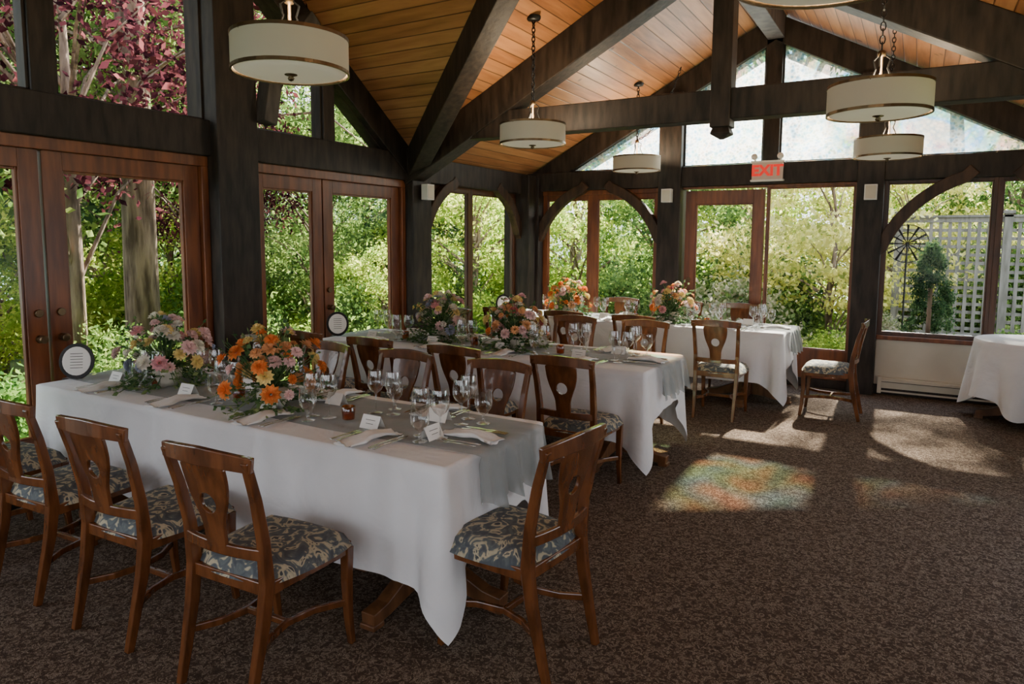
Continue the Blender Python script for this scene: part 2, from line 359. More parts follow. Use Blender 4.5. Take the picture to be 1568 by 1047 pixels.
leaf('door_5','B',-2.48,-1.56,.10,2.25,.125,.16,.30,M_frame,M_pane,knob=-2.42)
leaf('window_11','B',-1.54,-.60,.10,2.28,.025,.02,.33,M_frame,M_pane)
leaf('window_12','B',-.34,.66,.645,2.30,.035,.03,.03,M_frame2,M_pane)
leaf('window_13','B',.66,XR-.3,.645,2.30,.045,.03,.03,M_frame2,M_pane)
hz=lambda x: RZ-.29-M1*abs(x-RX)
polywin('window_14','B',[(-4.05,2.54),(-2.80,2.54),(-2.80,hz(-2.80))],M_tex,M_beam)
polywin('window_15','B',[(-2.52,2.54),(-1.60,2.54),(-1.60,hz(-1.60)),(-2.52,hz(-2.52))],M_tex,M_beam)
polywin('window_16','B',[(-1.42,2.54),(-.60,2.54),(-.60,hz(-.60)),(-1.42,hz(-1.42))],M_tex,M_beam)
polywin('window_17','B',[(-.34,2.54),(1.05,2.54),(-.34,hz(-.34))],M_tex,M_beam)
mb=MB(); bbox_(mb,-.28,1.0,.03,.19,.04,.10,M_cream); bbox_(mb,-.27,.99,.05,.075,.10,.104,M_beam); bbox_(mb,-.27,.99,.15,.175,.10,.125,M_cream); bbox_(mb,-.27,.99,.140,.150,.10,.104,M_beam); bbox_(mb,-.30,-.26,.02,.2,.04,.125,M_cream)
mb.obj('baseboard_back',bevel=.003)

# right wall and rear wall (behind the camera)
mb=MB(); B=lambda *a: rbox(mb,*a)
B(YF,YB,2.256,2.52,-.1,.12,M_beam); B(YF,YB,0,.6,-.08,.05,M_cream)
B(.4,2.8,.6,2.256,-.08,.05,M_cream); B(5.9,8.28,.6,2.256,-.08,.05,M_cream)
for a in (-2.6,.1,2.8,5.6,8.28): B(a,a+.3,0,2.4,-.1,.18,M_beam)
mb.obj('wall_right',bevel=.006)
k=18
for a,b_ in ((-2.3,.1),(3.1,5.6)):
    leaf('window_%d'%k,'R',a,b_,.6,2.256,.06,.06,.06,M_frame,M_pane); k+=1
mb=MB(); B=lambda *a: fbox(mb,*a)
B(XL,XR,2.256,2.52,-.1,.12,M_beam); B(XL,XR,0,.6,-.08,.05,M_cream)
for a in (XL,-2.9,-.4,XR-.3): B(a,a+.3,0,2.4,-.1,.18,M_beam)
B(-1.6,-1.4,2.5,4.0,-.1,.12,M_beam)
mb.add([(XL,YF,2.5),(XR,YF,2.5),(RX,YF,4.15)],[(0,1,2)],M_cream)
for xe2 in (XL,XR): mb.sweep([(RX,YF,RZ-.17),(xe2,YF,rz1(xe2)-.17)],(.24,.26),M_beam)
mb.obj('wall_rear',bevel=.006)
for a,b_ in ((XL+.3,-2.9),(-2.6,-.4),(-.1,XR-.3)):
    leaf('window_%d'%k,'F',a,b_,.6,2.256,.06,.06,.06,M_frame,M_pane); k+=1

def truss(name,y,full=True):
    mb=MB()
    for xe2 in (XL+.05,XR-.05): mb.sweep([(RX,y,RZ-.17),(xe2,y,rz1(xe2)-.17)],(.22,.30),M_beam)
    zt=2.74
    mb.box(-4.15,1.15,y-.09,y+.09,zt-.12,zt+.12,M_beam)
    mb.box(RX-.01,RX+.15,y-.11,y+.07,2.56,RZ-.1,M_beam)
    mb.sweep([(RX+.07,y-.02,2.57),(RX+.07,y-.02,2.51),(RX+.07,y-.02,2.47)],[(.12,.12),(.16,.16),(.03,.03)],M_beam)
    return mb.obj(name,bevel=.008)
truss('roof_truss',5.88)
truss('roof_truss',0.2)
mb=MB()
mb.box(RX-.09,RX+.09,YF,YB-.05,RZ-.30,RZ-.04,M_beamw)
mb.obj('ridge_beam',bevel=.008)
mb=MB(); mb.box(XL,RX-.1,GY-.08,GY+.08,RZ-.28,RZ-.04,M_beam); 
for yy in (y1,y0): mb.sweep([(RX-.02,GY,RZ-.13),(xe+.05,yy,PL-.13)],(.17,.27),M_beam)
mb.obj('valley_rafter',bevel=.008)

# ---------------------------------------------------------------- pendants
def chain(mb,p,q,m,L=.05,r=.0035):
    p=Vector(p);q=Vector(q); n=max(2,int((q-p).length/(L*.72))); d=(q-p).normalized()
    sd=d.cross(Vector((0,1,.2))).normalized(); s2=d.cross(sd)
    for i in range(n):
        c=p.lerp(q,(i+.5)/n); a=sd if i%2 else s2
        pts=[c+d*(L/2*math.cos(t))+a*(L*.28*math.sin(t)) for t in [2*PI*j/8 for j in range(9)]]
        mb.sweep(pts,(r*2,r*2),m,d.cross(a),n=4)
def pendant(x,y,z,swag=False):
    mb=MB(); R=.275;h=.155
    mb.lathe([(R,-h/2),(R,h/2)],M_shade,48); mb.lathe([(R-.004,h/2),(R-.004,-h/2)],M_shade,48)
    for zz in (-h/2,h/2): mb.lathe([(R+.003,zz-.008),(R+.003,zz+.008),(R-.006,zz+.008),(R-.006,zz-.008),(R+.003,zz-.008)],M_brass,48,smooth=False)
    mb.lathe([(0.001,-h/2-.012),(R*.6,-h/2-.010),(R-.02,-h/2-.002),(R-.012,-h/2+.004)],M_diff,40)
    mb.lathe([(.001,-h/2-.045),(.012,-h/2-.040),(.016,-h/2-.03),(.010,-h/2-.022),(.03,-h/2-.016),(.03,-h/2-.01)],M_brass,16)
    mb.lathe([(.008,h/2-.1),(.008,h/2+.16),(.022,h/2+.165),(.022,h/2+.19),(.008,h/2+.2),(.001,h/2+.2)],M_brass,12)
    for i in range(3):
        a=i*2*PI/3+.4; mb.sweep([(R*math.cos(a),R*math.sin(a),h/2-.01),(0,0,h/2-.0)],(.006,.006),M_brass)
        pp=[(.07*math.cos(a),.07*math.sin(a),h/2+.02),(.035*math.cos(a),.035*math.sin(a),h/2+.1),(.05*math.cos(a),.05*math.sin(a),h/2+.15),(.01*math.cos(a),.01*math.sin(a),h/2+.18)]
        mb.sweep(pp,(.008,.008),M_black)
    top=ceil(x,y)-z-.02
    chain(mb,(0,0,h/2+.2),(0,0,top),M_black)
    if swag:
        px,py,pz=0,0,h/2+.2
        for i in range(1,9):
            t=i/8; q=(.42*t,.25*t,(h/2+.2)+(ceil(x+.42,y+.25)-z-.04-(h/2+.2))*(t**1.8)); chain(mb,(px,py,pz),q,M_black,.045,.003); px,py,pz=q
    mb.lathe([(.001,top-.02),(.05,top-.015),(.06,top),(.06,top+.02)],M_black,16)
    o=mb.obj('pendant_lamp',(x,y,z))
    l=bpy.data.lights.new('bulb','POINT'); l.energy=38; l.color=(1,.78,.52); l.shadow_soft_size=.08
    lo=bpy.data.objects.new('bulb',l); SC.collection.objects.link(lo); lo.parent=o; lo.location=(0,0,.10)
    return o
for x,y,z,s in [(-2.68,2.48,2.53,0),(-2.85,5.26,2.53,0),(-2.9,7.91,2.54,1),(-.24,4.61,2.46,0),(-.28,7.13,2.48,0),(-.25,2.21,2.47,0),(-2.75,-.3,2.53,0),(-.3,-.6,2.5,0)]:  # last two pendants, behind the camera, are added for fill light
    pendant(x,y,z,s)
mb=MB()
pts=[(-.24,4.61,3.45),(-.05,4.75,3.2),(.25,4.9,3.08),(.6,5.1,3.05),(1.0,5.3,2.85)]
for a,b_ in zip(pts[:-1],pts[1:]): chain(mb,a,b_,M_black,.06,.004)
mb.obj('hanging_chain')

# exit sign
mb=MB(); mb.box(-.165,.165,-.03,.03,-.10,.10,M_exit); mb.box(-.18,.18,-.034,.034,.095,.115,M_white); mb.box(-.18,.18,-.034,.034,-.115,-.095,M_white)
for s in (-1,1):
    mb.sweep([(s*.14,-.05,.16),(s*.14,.02,.16)],[(.07,.07),(.05,.05)],M_white,n=14,smooth=True); mb.box(s*.14-.01,s*.14+.01,-.01,.01,.11,.15,M_white)
ex=mb.obj('exit_sign',(-1.52,YB-.19,2.44))
tx=bpy.data.curves.new('letters','FONT'); tx.body='EXIT'; tx.size=.165; tx.extrude=.004; tx.offset=.006; tx.align_x='CENTER'; tx.align_y='CENTER'
to=bpy.data.objects.new('letters',tx); SC.collection.objects.link(to)
dg=bpy.context.evaluated_depsgraph_get(); me=bpy.data.meshes.new_from_object(to.evaluated_get(dg)); bpy.data.objects.remove(to)
me.materials.clear(); me.materials.append(M_red)
to=bpy.data.objects.new('letters',me); SC.collection.objects.link(to); to.parent=ex; to.rotation_euler=(PI/2,0,0); to.location=(0,-.034,0)
def speaker(loc,rz):
    mb=MB(); mb.box(-.06,.06,-.04,.04,-.08,.08,M_white); mb.box(-.048,.048,-.044,-.04,-.068,.068,M_cream); mb.box(-.015,.015,.04,.07,-.02,.02,M_black)
    mb.obj('wall_speaker',loc,rz,bevel=.008)
speaker((-2.66,YB-.25,2.19),0); speaker((-.46,YB-.27,2.17),0); speaker((XL+.27,5.96,2.14),PI/2)

# ---------------------------------------------------------------- chair
def curve_shape(outer,holes,ext,name='c'):
    cu=bpy.data.curves.new(name,'CURVE'); cu.dimensions='2D'; cu.fill_mode='BOTH'; cu.extrude=ext; cu.bevel_depth=.002; cu.bevel_resolution=1
    for P in [outer]+holes:
        sp=cu.splines.new('POLY'); sp.points.add(len(P)-1)
        for i,(x,y) in enumerate(P): sp.points[i].co=(x,y,0,1)
        sp.use_cyclic_u=True
    o=bpy.data.objects.new(name,cu); SC.collection.objects.link(o)
    dg=bpy.context.evaluated_depsgraph_get(); me=bpy.data.meshes.new_from_object(o.evaluated_get(dg))
    vs=[tuple(v.co) for v in me.vertices]; fs=[tuple(p.vertices) for p in me.polygons]
    bpy.data.objects.remove(o); return vs,fs
def back_y(x,z):
    t=max(0,(z-.44)/.48); return -.005-.085*t**1.5-.03*(1-(x/.21)**2)
mb=MB()
for s in (-1,1):
    mb.sweep([(s*.178,-.085,0),(s*.180,-.055,.13),(s*.185,-.018,.30),(s*.188,0,.44),(s*.19,-.012,.60),(s*.196,-.045,.76),(s*.202,-.088,.905)],
             [(.026,.030),(.030,.036),(.034,.044),(.036,.048),(.034,.038),(.032,.032),(.030,.028)],M_chair,(0,1,0))
    mb.sweep([(s*.205,.42,0),(s*.203,.405,.12),(s*.204,.398,.28),(s*.206,.40,.42)],[(.026,.026),(.030,.030),(.036,.036),(.040,.040)],M_chair,(0,1,0))
    mb.sweep([(s*.182,-.03,.185),(s*.13,.06,.185),(s*.105,.17,.185),(s*.13,.29,.185),(s*.20,.395,.185)],(.018,.028),M_chair)
    mb.sweep([(s*.19,.0,.415),(s*.207,.40,.415)],(.024,.05),M_chair)
mb.sweep([(-.107,.17,.185),(.107,.17,.185)],(.02,.026),M_chair)
mb.sweep([(-.215,.405,.415),(-.1,.42,.415),(.1,.42,.415),(.215,.405,.415)],(.024,.05),M_chair)
mb.sweep([(-.19,.0,.415),(.19,.0,.415)],(.024,.05),M_chair)
cr=[];cs=[]
for i in range(13):
    x=-.222+.444*i/12; cr.append((x,back_y(x,.90)+.004,.892+.012*(1-(x/.22)**2))); cs.append((.024,.066-.012*abs(x/.22)))
mb.sweep(cr,cs,M_chair)
cr=[(x,back_y(x,.555)+.002,.550) for x in [-.19+.38*i/8 for i in range(9)]]
mb.sweep(cr,(.020,.042),M_chair)
prof=[(.545,.062),(.58,.052),(.62,.050),(.66,.058),(.70,.074),(.74,.090),(.78,.101),(.82,.107),(.875,.108)]
ZC,HR,NA=.725,.037,48
def halfw(z):
    for (z0,w0),(z1,w1) in zip(prof[:-1],prof[1:]):
        if z<=z1: return w0+(w1-w0)*max(0,(z-z0))/(z1-z0)
    return prof[-1][1]
def outpt(a):
    dx,dz=math.cos(a),math.sin(a); lo,hi=.0,.4
    for _ in range(24):
        md=(lo+hi)/2; x,z=dx*md,ZC+dz*md
        if .545<=z<=.875 and abs(x)<=halfw(z): lo=md
        else: hi=md
    return lo
vs=[];fs=[];NR=5
for sd in (0,1):
    for j in range(NR+1):
        for i in range(NA):
            a=2*PI*i/NA; ro=outpt(a); rr=HR+(ro-HR)*j/NR
            x,z=rr*math.cos(a),ZC+rr*math.sin(a); vs.append((x,back_y(x,z)+(.008 if sd else -.008),z))
o_=(NR+1)*NA
for j in range(NR):
    for i in range(NA):
        k2=(i+1)%NA; fs.append((j*NA+i,j*NA+k2,(j+1)*NA+k2,(j+1)*NA+i)); fs.append((o_+j*NA+i,o_+(j+1)*NA+i,o_+(j+1)*NA+k2,o_+j*NA+k2))
for i in range(NA):
    k2=(i+1)%NA; fs.append((i,o_+i,o_+k2,k2)); fs.append((NR*NA+i,NR*NA+k2,o_+NR*NA+k2,o_+NR*NA+i))
mb.add(vs,fs,M_chair)
G=14; vs=[];fs=[]
for i in range(G+1):
    for j in range(G+1):
        u=-1+2*i/G; v=-1+2*j/G
        uu=u*math.sqrt(1-.22*v*v); vv=v*math.sqrt(1-.22*u*u)
        wd=.215+.018*vv; e=max(abs(u),abs(v))
        zz=.448+.052*(1-e**5) if e<1 else .425
        y=.205+.222*vv
        vs.append((uu*wd*1.1,y+ (.012 if vv>0 else 0),zz))
for i in range(G):
    for j in range(G): fs.append((i*(G+1)+j,(i+1)*(G+1)+j,(i+1)*(G+1)+j+1,i*(G+1)+j+1))
mb2=MB(); mb2.add(vs,fs,M_fabric,True); 
me_f=mb2.mesh('cush')
chair_b=bake(mb,'dining_chair',.004)
bm=bmesh.new(); bm.from_mesh(chair_b); nb=len(bm.faces); bm.from_mesh(me_f); bm.faces.ensure_lookup_table()
chair_b.materials.append(M_fabric); ki=len(chair_b.materials)-1
for f_ in bm.faces[nb:]: f_.material_index=ki; f_.smooth=True
bm.to_mesh(chair_b); bm.free()
def chair(x,y,rz,j=.03):
    inst(chair_b,'dining_chair',(x,y,0),rz+random.uniform(-j,j))
for x in (-2.11,-2.82,-3.52,-4.2): chair(x,1.60,.05,.015)
chair(-1.16,2.36,PI/2-.12,0)
for x in (-2.13,-2.84,-3.54,-4.2): chair(x,3.45,PI)
for x in (-1.88,-2.70,-3.45,-4.15): chair(x,3.96,0)
for x in (-2.10,-2.80,-3.50,-4.2): chair(x,5.97,PI)
for x in (-1.56,-2.35,-3.1,-3.85): chair(x,6.50,0)
chair(-.47,7.24,PI/2,0)
for x in (-1.75,-2.4,-3.2,-3.9): chair(x,8.24,PI)

# ---------------------------------------------------------------- tables
def cloth(name,x0,x1,y0,y1,z,dl,de,seed,r=.02):
    rnd=random.Random(seed); ph=[rnd.uniform(0,6.28) for _ in range(8)]
    per=[]
    def seg(ax,ay,bx,by,nx,ny,side,n):
        L=math.hypot(bx-ax,by-ay)
        for i in range(n):
            t=i/n; dist=min(t,1-t)*L; per.append((ax+(bx-ax)*t,ay+(by-ay)*t,nx,ny,side,dist))
    def arc(cx,cy,a0,n=8):
        for i in range(n):
            a=a0+PI/2*i/n; per.append((cx+r*math.cos(a),cy+r*math.sin(a),math.cos(a),math.sin(a),'c',abs(i/n-.5)*2))
    nl=int((x1-x0)/.02); ne=int((y1-y0)/.02)
    seg(x0+r,y0,x1-r,y0,0,-1,'l',nl); arc(x1-r,y0+r,-PI/2); seg(x1,y0+r,x1,y1-r,1,0,'e',ne); arc(x1-r,y1-r,0)
    seg(x1-r,y1,x0+r,y1,0,1,'l',nl); arc(x0+r,y1-r,PI/2); seg(x0,y1-r,x0,y0+r,-1,0,'e',ne); arc(x0+r,y0+r,PI)
    n=len(per); rows=16; vs=[];fs=[]
    for k in range(rows+1):
        for i,(px,py,nx,ny,sd,dist) in enumerate(per):
            base=dl if sd=='l' else de
            if sd=='c':
                q=1; D=.70-.06*dist; dist=0; fo=0
            else:
                q=math.exp(-(dist/.12)**2); w=max(0,1-dist/(.20 if sd=='l' else .24))**1.3; D=base+(.64-base)*w; fo=min(1,dist/.15)
            s=i*.02
            if k==0: vs.append((px-nx*.012,py-ny*.012,z)); continue
            t=(k-1)/(rows-1); dz=D*t
            fold=fo*(.5*math.sin(s*9+ph[0]+.6*math.sin(s*3+ph[1]))+.3*math.sin(s*17+ph[2])+.2*math.sin(s*31+ph[3]))
            g=t**1.2
            pleat=(.022*q-.05*math.exp(-((dist-.13)/.05)**2)*(sd!='c'))
            off=.004+g*(.030+.030*fold)+g*pleat
            vs.append((px+nx*max(.003,off),py+ny*max(.003,off),z-.006-dz+ .010*fold*g))
    for k in range(rows):
        for i in range(n):
            j=(i+1)%n; fs.append((k*n+i,k*n+j,(k+1)*n+j,(k+1)*n+i)[::-1])
    mb=MB(); mb.add(vs,fs,M_cloth,True); mb.add(vs[:n],[tuple(range(n))],M_cloth)
    return mb.obj(name)
def pedestal(mb,x,y):
    mb.box(x-.05,x+.05,y-.05,y+.05,.08,.70,M_trestle)
    for a in range(4):
        T=Matrix.Translation((x,y,0))@Matrix.Rotation(a*PI/2,4,'Z')
        mb.sweep([(.03,0,.13),(.18,0,.10),(.32,0,.055),(.42,0,.045)],[(.07,.13),(.07,.09),(.07,.06),(.075,.055)],M_trestle,T=T)
        mb.sweep([(.36,0,.012),(.43,0,.012)],(.08,.024),M_trestle,T=T)
        mb.sweep([(.03,0,.66),(.30,0,.70)],[(.06,.08),(.06,.03)],M_trestle,T=T)
def runner(name,x0,x1,y0,y1,z,drop,seed):
    rnd=random.Random(seed); p=[rnd.uniform(0,6) for _ in range(6)]
    vs=[];n=36; rows=[]
    for k in range(9): rows.append((x0-.045-.002*k,z-drop*(8-k)/8,(8-k)/8))
    m_=24
    for k in range(m_+1): rows.append((x0-.012+(x1-x0+.024)*k/m_,z+.004,0))
    for k in range(9): rows.append((x1+.045,z-drop*k/8,k/8))
    for (x,zz,g) in rows:
        for i in range(n+1):
            t=i/n; w=1-.04*g
            y=(y0+y1)/2+(t-.5)*(y1-y0)*w
            f=math.sin(t*24+p[0]+math.sin(t*6+p[1]))
            dx=(.024*f+.016*math.sin(t*51+p[2]))*g**.6
            if g==0: y+=.012*math.sin(x*4+p[3]+t*2); 
            sgn=1 if x>(x0+x1)/2 else -1
            vs.append((x+sgn*(dx+.03*g),y,zz+ (-.02*f*g if g else .002*math.sin(t*30+x*3))))
    fs=[(r_*(n+1)+i,(r_+1)*(n+1)+i,(r_+1)*(n+1)+i+1,r_*(n+1)+i+1) for r_ in range(len(rows)-1) for i in range(n)]
    mb=MB(); mb.add(vs,fs,M_runner,True); return mb.obj(name)
TZ=.76
TB=[(-4.60,-1.55,2.17,3.00),(-4.60,-1.55,4.50,5.38),(-4.40,-1.08,7.12,7.92)]
for i,(x0,x1,ya,yb) in enumerate(TB):
    o=cloth('tablecloth',x0,x1,ya,yb,TZ,.50,.30,i)
    mb=MB(); mb.box(x0+.02,x1-.02,ya+.02,yb-.02,TZ-.045,TZ-.01,M_trestle)
    ym=(ya+yb)/2
    for xx in (x1-.38,(x0+x1)/2,x0+.5): pedestal(mb,xx,ym-.03)
    mb.obj('dining_table',bevel=.004)
    runner('table_runner',x0,x1,ym-.24,ym+.34,TZ,.22,i+10)
def roundcloth(cx,cy,R,z):
    n=160;rows=16;vs=[];fs=[]
    for k in range(rows+1):
        for i in range(n):
            a=2*PI*i/n
            if k==0: vs.append((cx+(R-.01)*math.cos(a),cy+(R-.01)*math.sin(a),z)); continue
            t=(k-1)/(rows-1); D=.50+.16*abs(math.cos(2*a+.5))**3
            rr=R+t*(.05+.06*math.sin(a*9+.4*math.sin(3*a)))
            vs.append((cx+rr*math.cos(a),cy+rr*math.sin(a),z-.006-D*t))
    for k in range(rows):
        for i in range(n):
            j=(i+1)%n; fs.append((k*n+i,k*n+j,(k+1)*n+j,(k+1)*n+i)[::-1])
    mb=MB(); mb.add(vs,fs,M_cloth,True); mb.add(vs[:n],[tuple(range(n))],M_cloth); mb.obj('tablecloth')
    mb=MB(); mb.lathe([(.001,z-.045),(R-.02,z-.045),(R-.02,z-.012),(.001,z-.012)],M_trestle,48); pedestal(mb,cx,cy); mb.obj('round_table')
roundcloth(.98,7.86,.47,TZ)

# ---------------------------------------------------------------- tableware
TT=TZ+.007
mb=MB(); mb.lathe([(.001,.002),(.035,.001),(.036,.003),(.006,.006),(.0045,.012),(.004,.095),(.008,.103),(.028,.118),(.041,.142),(.043,.168),(.036,.220)],M_glass,24); me_wine=mb.mesh('wine_glass')
mb=MB(); mb.lathe([(.001,.003),(.033,.002),(.034,.005),(.008,.010),(.006,.045),(.02,.055),(.040,.082),(.043,.11),(.039,.165)],M_glass,24); me_water=mb.mesh('water_goblet')
mb=MB(); mb.lathe([(.001,.004),(.028,.002),(.030,.004),(.034,.065),(.032,.067),(.027,.008),(.001,.008)],M_amber,20); mb.lathe([(.001,.03),(.025,.03),(.025,.008)],M_paper,16); me_vot=mb.mesh('votive_candle')
mb=MB()
mb.add([(-.055,-.0,0),(.055,0,0),(.055,.030,.060),(-.055,.030,.060),(-.055,.060,0),(.055,.060,0)],[(0,1,2,3),(3,2,5,4)],M_paper)
for k_ in range(2):
    zz=.038-.016*k_; yy=zz*.5-.0012; w=.030-.008*k_
    mb.add([(-w,yy,zz),(w,yy,zz),(w,yy+.001,zz+.002),(-w,yy+.001,zz+.002)],[(0,1,2,3)],M_black)
me_card=mb.mesh('place_card')
mb=MB(); mb.sweep([(0,-.11,.004),(0,-.04,.006),(0,0,.004)],[(.014,.004),(.010,.004),(.008,.004)],M_silver); mb.sweep([(0,0,.004),(.003,.05,.004),(.003,.10,.003),(0,.125,.003)],[(.012,.002),(.020,.002),(.018,.002),(.004,.002)],M_silver); me_knife=bake(mb,'dinner_knife',.0006)
mb=MB(); mb.sweep([(0,-.10,.004),(0,-.03,.006),(0,.03,.005),(0,.045,.003)],[(.016,.003),(.008,.003),(.007,.003),(.022,.003)],M_silver)
for s in (-1.5,-.5,.5,1.5): mb.sweep([(s*.0062,.044,.003),(s*.0062,.07,.003),(s*.0055,.095,.007)],[(.004,.003),(.0035,.003),(.002,.002)],M_silver)
me_fork=bake(mb,'dinner_fork',.0006)
mb=MB(); vs=[];fs=[];n=24;w=16
for i in range(n+1):
    t=-1+2*i/n
    for j in range(w):
        a=2*PI*j/w; rw=.036+.018*abs(t)+.005*math.sin(t*9); rh=.012+.006*math.cos(t*3)
        vs.append((.14*t+.012*math.sin(a*2),.006*math.sin(t*5)+rw*math.cos(a)*(1+.08*math.sin(3*a+t*4)),max(.001,rh+rh*math.sin(a)+.004*math.sin(5*a+2*t))))
for i in range(n):
    for j in range(w): fs.append((i*w+j,i*w+(j+1)%w,(i+1)*w+(j+1)%w,(i+1)*w+j))
fs.append(tuple(range(w))); fs.append(tuple(n*w+j for j in range(w))[::-1])
mb.add(vs,fs,M_napkin,True); me_nap=mb.mesh('napkin')
def setting(x,y,rz,card=True):
    R=Matrix.Rotation(rz,3,'Z')
    def P(dx,dy,z=TT): v=R@Vector((dx,dy,0)); return (x+v.x,y+v.y,z)
    ru=random.uniform
    inst(me_nap,'napkin',P(-.01,.13),rz+PI/2+ru(-.25,.1))
    inst(me_fork,'dinner_fork',P(-.11,.13),rz+ru(-.08,.08)); inst(me_fork,'dinner_fork',P(-.14,.135),rz+ru(-.05,.05))
    inst(me_knife,'dinner_knife',P(.09,.13),rz+ru(-.06,.06)); inst(me_knife,'dinner_knife',P(.115,.13),rz+ru(-.06,.06))
    if card: inst(me_card,'place_card',P(-.12,.25,TT+.002),rz+ru(-.12,.12))
    inst(me_wine,'wine_glass',P(.15+ru(-.01,.01),.30)); inst(me_wine,'wine_glass',P(.25,.32+ru(-.01,.01))); inst(me_water,'water_goblet',P(.21,.215))
for i,(x0,x1,ya,yb) in enumerate(TB):
    xs=[x1-.50-.68*k_ for k_ in range(4)]
    for x in xs:
        setting(x,ya,0); setting(x-.05,yb,PI)
    setting(x1,(ya+yb)/2-.01,PI/2,card=(i==0))
    for x in (x1-.82,x1-1.62,x1-2.35):
        inst(me_vot,'votive_candle',(x,(ya+yb)/2-.08,TT+.002))
mb=MB(); 
oc=[(.088*math.cos(a),.10+.10*math.sin(a)) for a in [2*PI*i/24 for i in range(24)]]
vs,fs=curve_shape(oc,[],.004); T=Matrix.Rotation(math.radians(78),4,'X'); mb.add(vs,fs,M_black,T=T)
oc=[(x*.80,.10+(y-.10)*.80) for x,y in oc]; vs,fs=curve_shape(oc,[],.001); mb.add([(x,y,z+.006) for x,y,z in vs],fs,M_paper,T=T)
for q in range(6): mb.add([(-.032,.06+.016*q,.0092),(.032,.06+.016*q,.0092),(.032,.063+.016*q,.0092),(-.032,.063+.016*q,.0092)],[(0,1,2,3)],M_black,T=T)
mb.sweep([(0,.02,.12),(0,.075,.004)],(.02,.006),M_black)
me_menu=mb.mesh('menu_stand')
inst(me_menu,'menu_stand',(-4.50,2.36,TT+.004),.8,1.1); inst(me_menu,'menu_stand',(-4.52,4.66,TT+.004),.8,1.1); inst(me_menu,'menu_stand',(-4.3,7.25,TT+.004),.8,1.1)

# ---------------------------------------------------------------- flowers
def flower(mb,c,d,r,m,rnd):
    d=Vector(d).normalized(); u=d.orthogonal().normalized(); w=d.cross(u); c=Vector(c)
    rings=[(.15,6,.95),(.5,8,.75),(.85,10,.40),(1.15,11,.05)]
    for th,n,hh in rings:
        o=rnd.uniform(0,6)
        for i in range(n):
            a=o+2*PI*i/n; rad=u*math.cos(a)+w*math.sin(a); tg=w*math.cos(a)-u*math.sin(a)
            st=c+d*(r*.1)+rad*(r*.1); tip=c+rad*(r*math.sin(min(th,1.45)))+d*(r*(hh*.75))
            mid=st.lerp(tip,.6)+d*(r*.12); ww=r*.24
            mb.add([tuple(st),tuple(mid+tg*ww),tuple(tip),tuple(mid-tg*ww)],[(0,1,2,3)],m)
def bouquet(seed,pal):
    rnd=random.Random(seed); mb=MB()
    mb.lathe([(.001,.0),(.050,.0),(.064,.03),(.070,.07),(.066,.095),(.060,.095),(.062,.07),(.001,.05)],M_ceramic,24)
    C=Vector((0,0,.14))
    for i in range(62):
        a=rnd.uniform(0,2*PI); e=rnd.uniform(-.25,1.45); d=Vector((math.cos(a)*math.cos(e),math.sin(a)*math.cos(e),math.sin(e)))
        R=rnd.uniform(.11,.22); p=C+Vector((d.x*R*1.1,d.y*R*1.05,d.z*R*1.05))
        flower(mb,p,d+Vector((0,0,.3)),rnd.uniform(.026,.052),rnd.choice(pal),rnd)
        mb.sweep([tuple(C-Vector((0,0,.06))),tuple(p)],(.003,.003),L_arr)
    for i in range(96):
        a=rnd.uniform(0,2*PI); e=rnd.uniform(-.75,1.4); L=rnd.uniform(.15,.29)
        d=Vector((math.cos(a)*math.cos(e),math.sin(a)*math.cos(e),math.sin(e)))
        q=C+Vector((0,0,-.04)); pts=[q+d*(L*t)+Vector((0,0,-.10*t*t if e<.5 else .0)) for t in (0,.3,.6,.85,1)]
        for p_ in pts:
            if p_.z<.015: p_.z=.015
        mb.sweep([tuple(p) for p in pts],(.0025,.0025),L_arr)
        for t in range(1,5):
            for s in (-1,1,0.3):
                sd=d.cross(Vector((0,0,1))).normalized()*s; b0=pts[t]; ln=rnd.uniform(.018,.034)
                dr=(sd+d*.6+Vector((0,0,rnd.uniform(-.3,.5)))).normalized(); nn=dr.cross(Vector((rnd.random(),rnd.random(),rnd.random()))).normalized()
                mb.add([tuple(b0),tuple(b0+dr*ln*.5+nn*ln*.32),tuple(b0+dr*ln),tuple(b0+dr*ln*.5-nn*ln*.32)],[(0,1,2,3)],L_arr)
    return mb.mesh('flower_arrangement')
P_=M_pet
bq=[bouquet(1,[P_[0],P_[1],P_[1],P_[3],P_[0],P_[0],P_[7]]),bouquet(2,[P_[7],P_[4],P_[6],P_[3],P_[2],P_[7],P_[3],P_[4]]),bouquet(3,[P_[1],P_[2],P_[3],P_[5],P_[7],P_[4],P_[0]])]
for x,y,k_,rr in [(-2.90,2.50,0,0),(-3.88,2.56,1,1),(-2.80,4.90,2,2),(-3.58,4.95,1,3),(-2.30,7.50,2,4),(-3.55,7.5,0,5)]:
    inst(bq[k_],'flower_arrangement',(x,y,TT),rr,1.17)

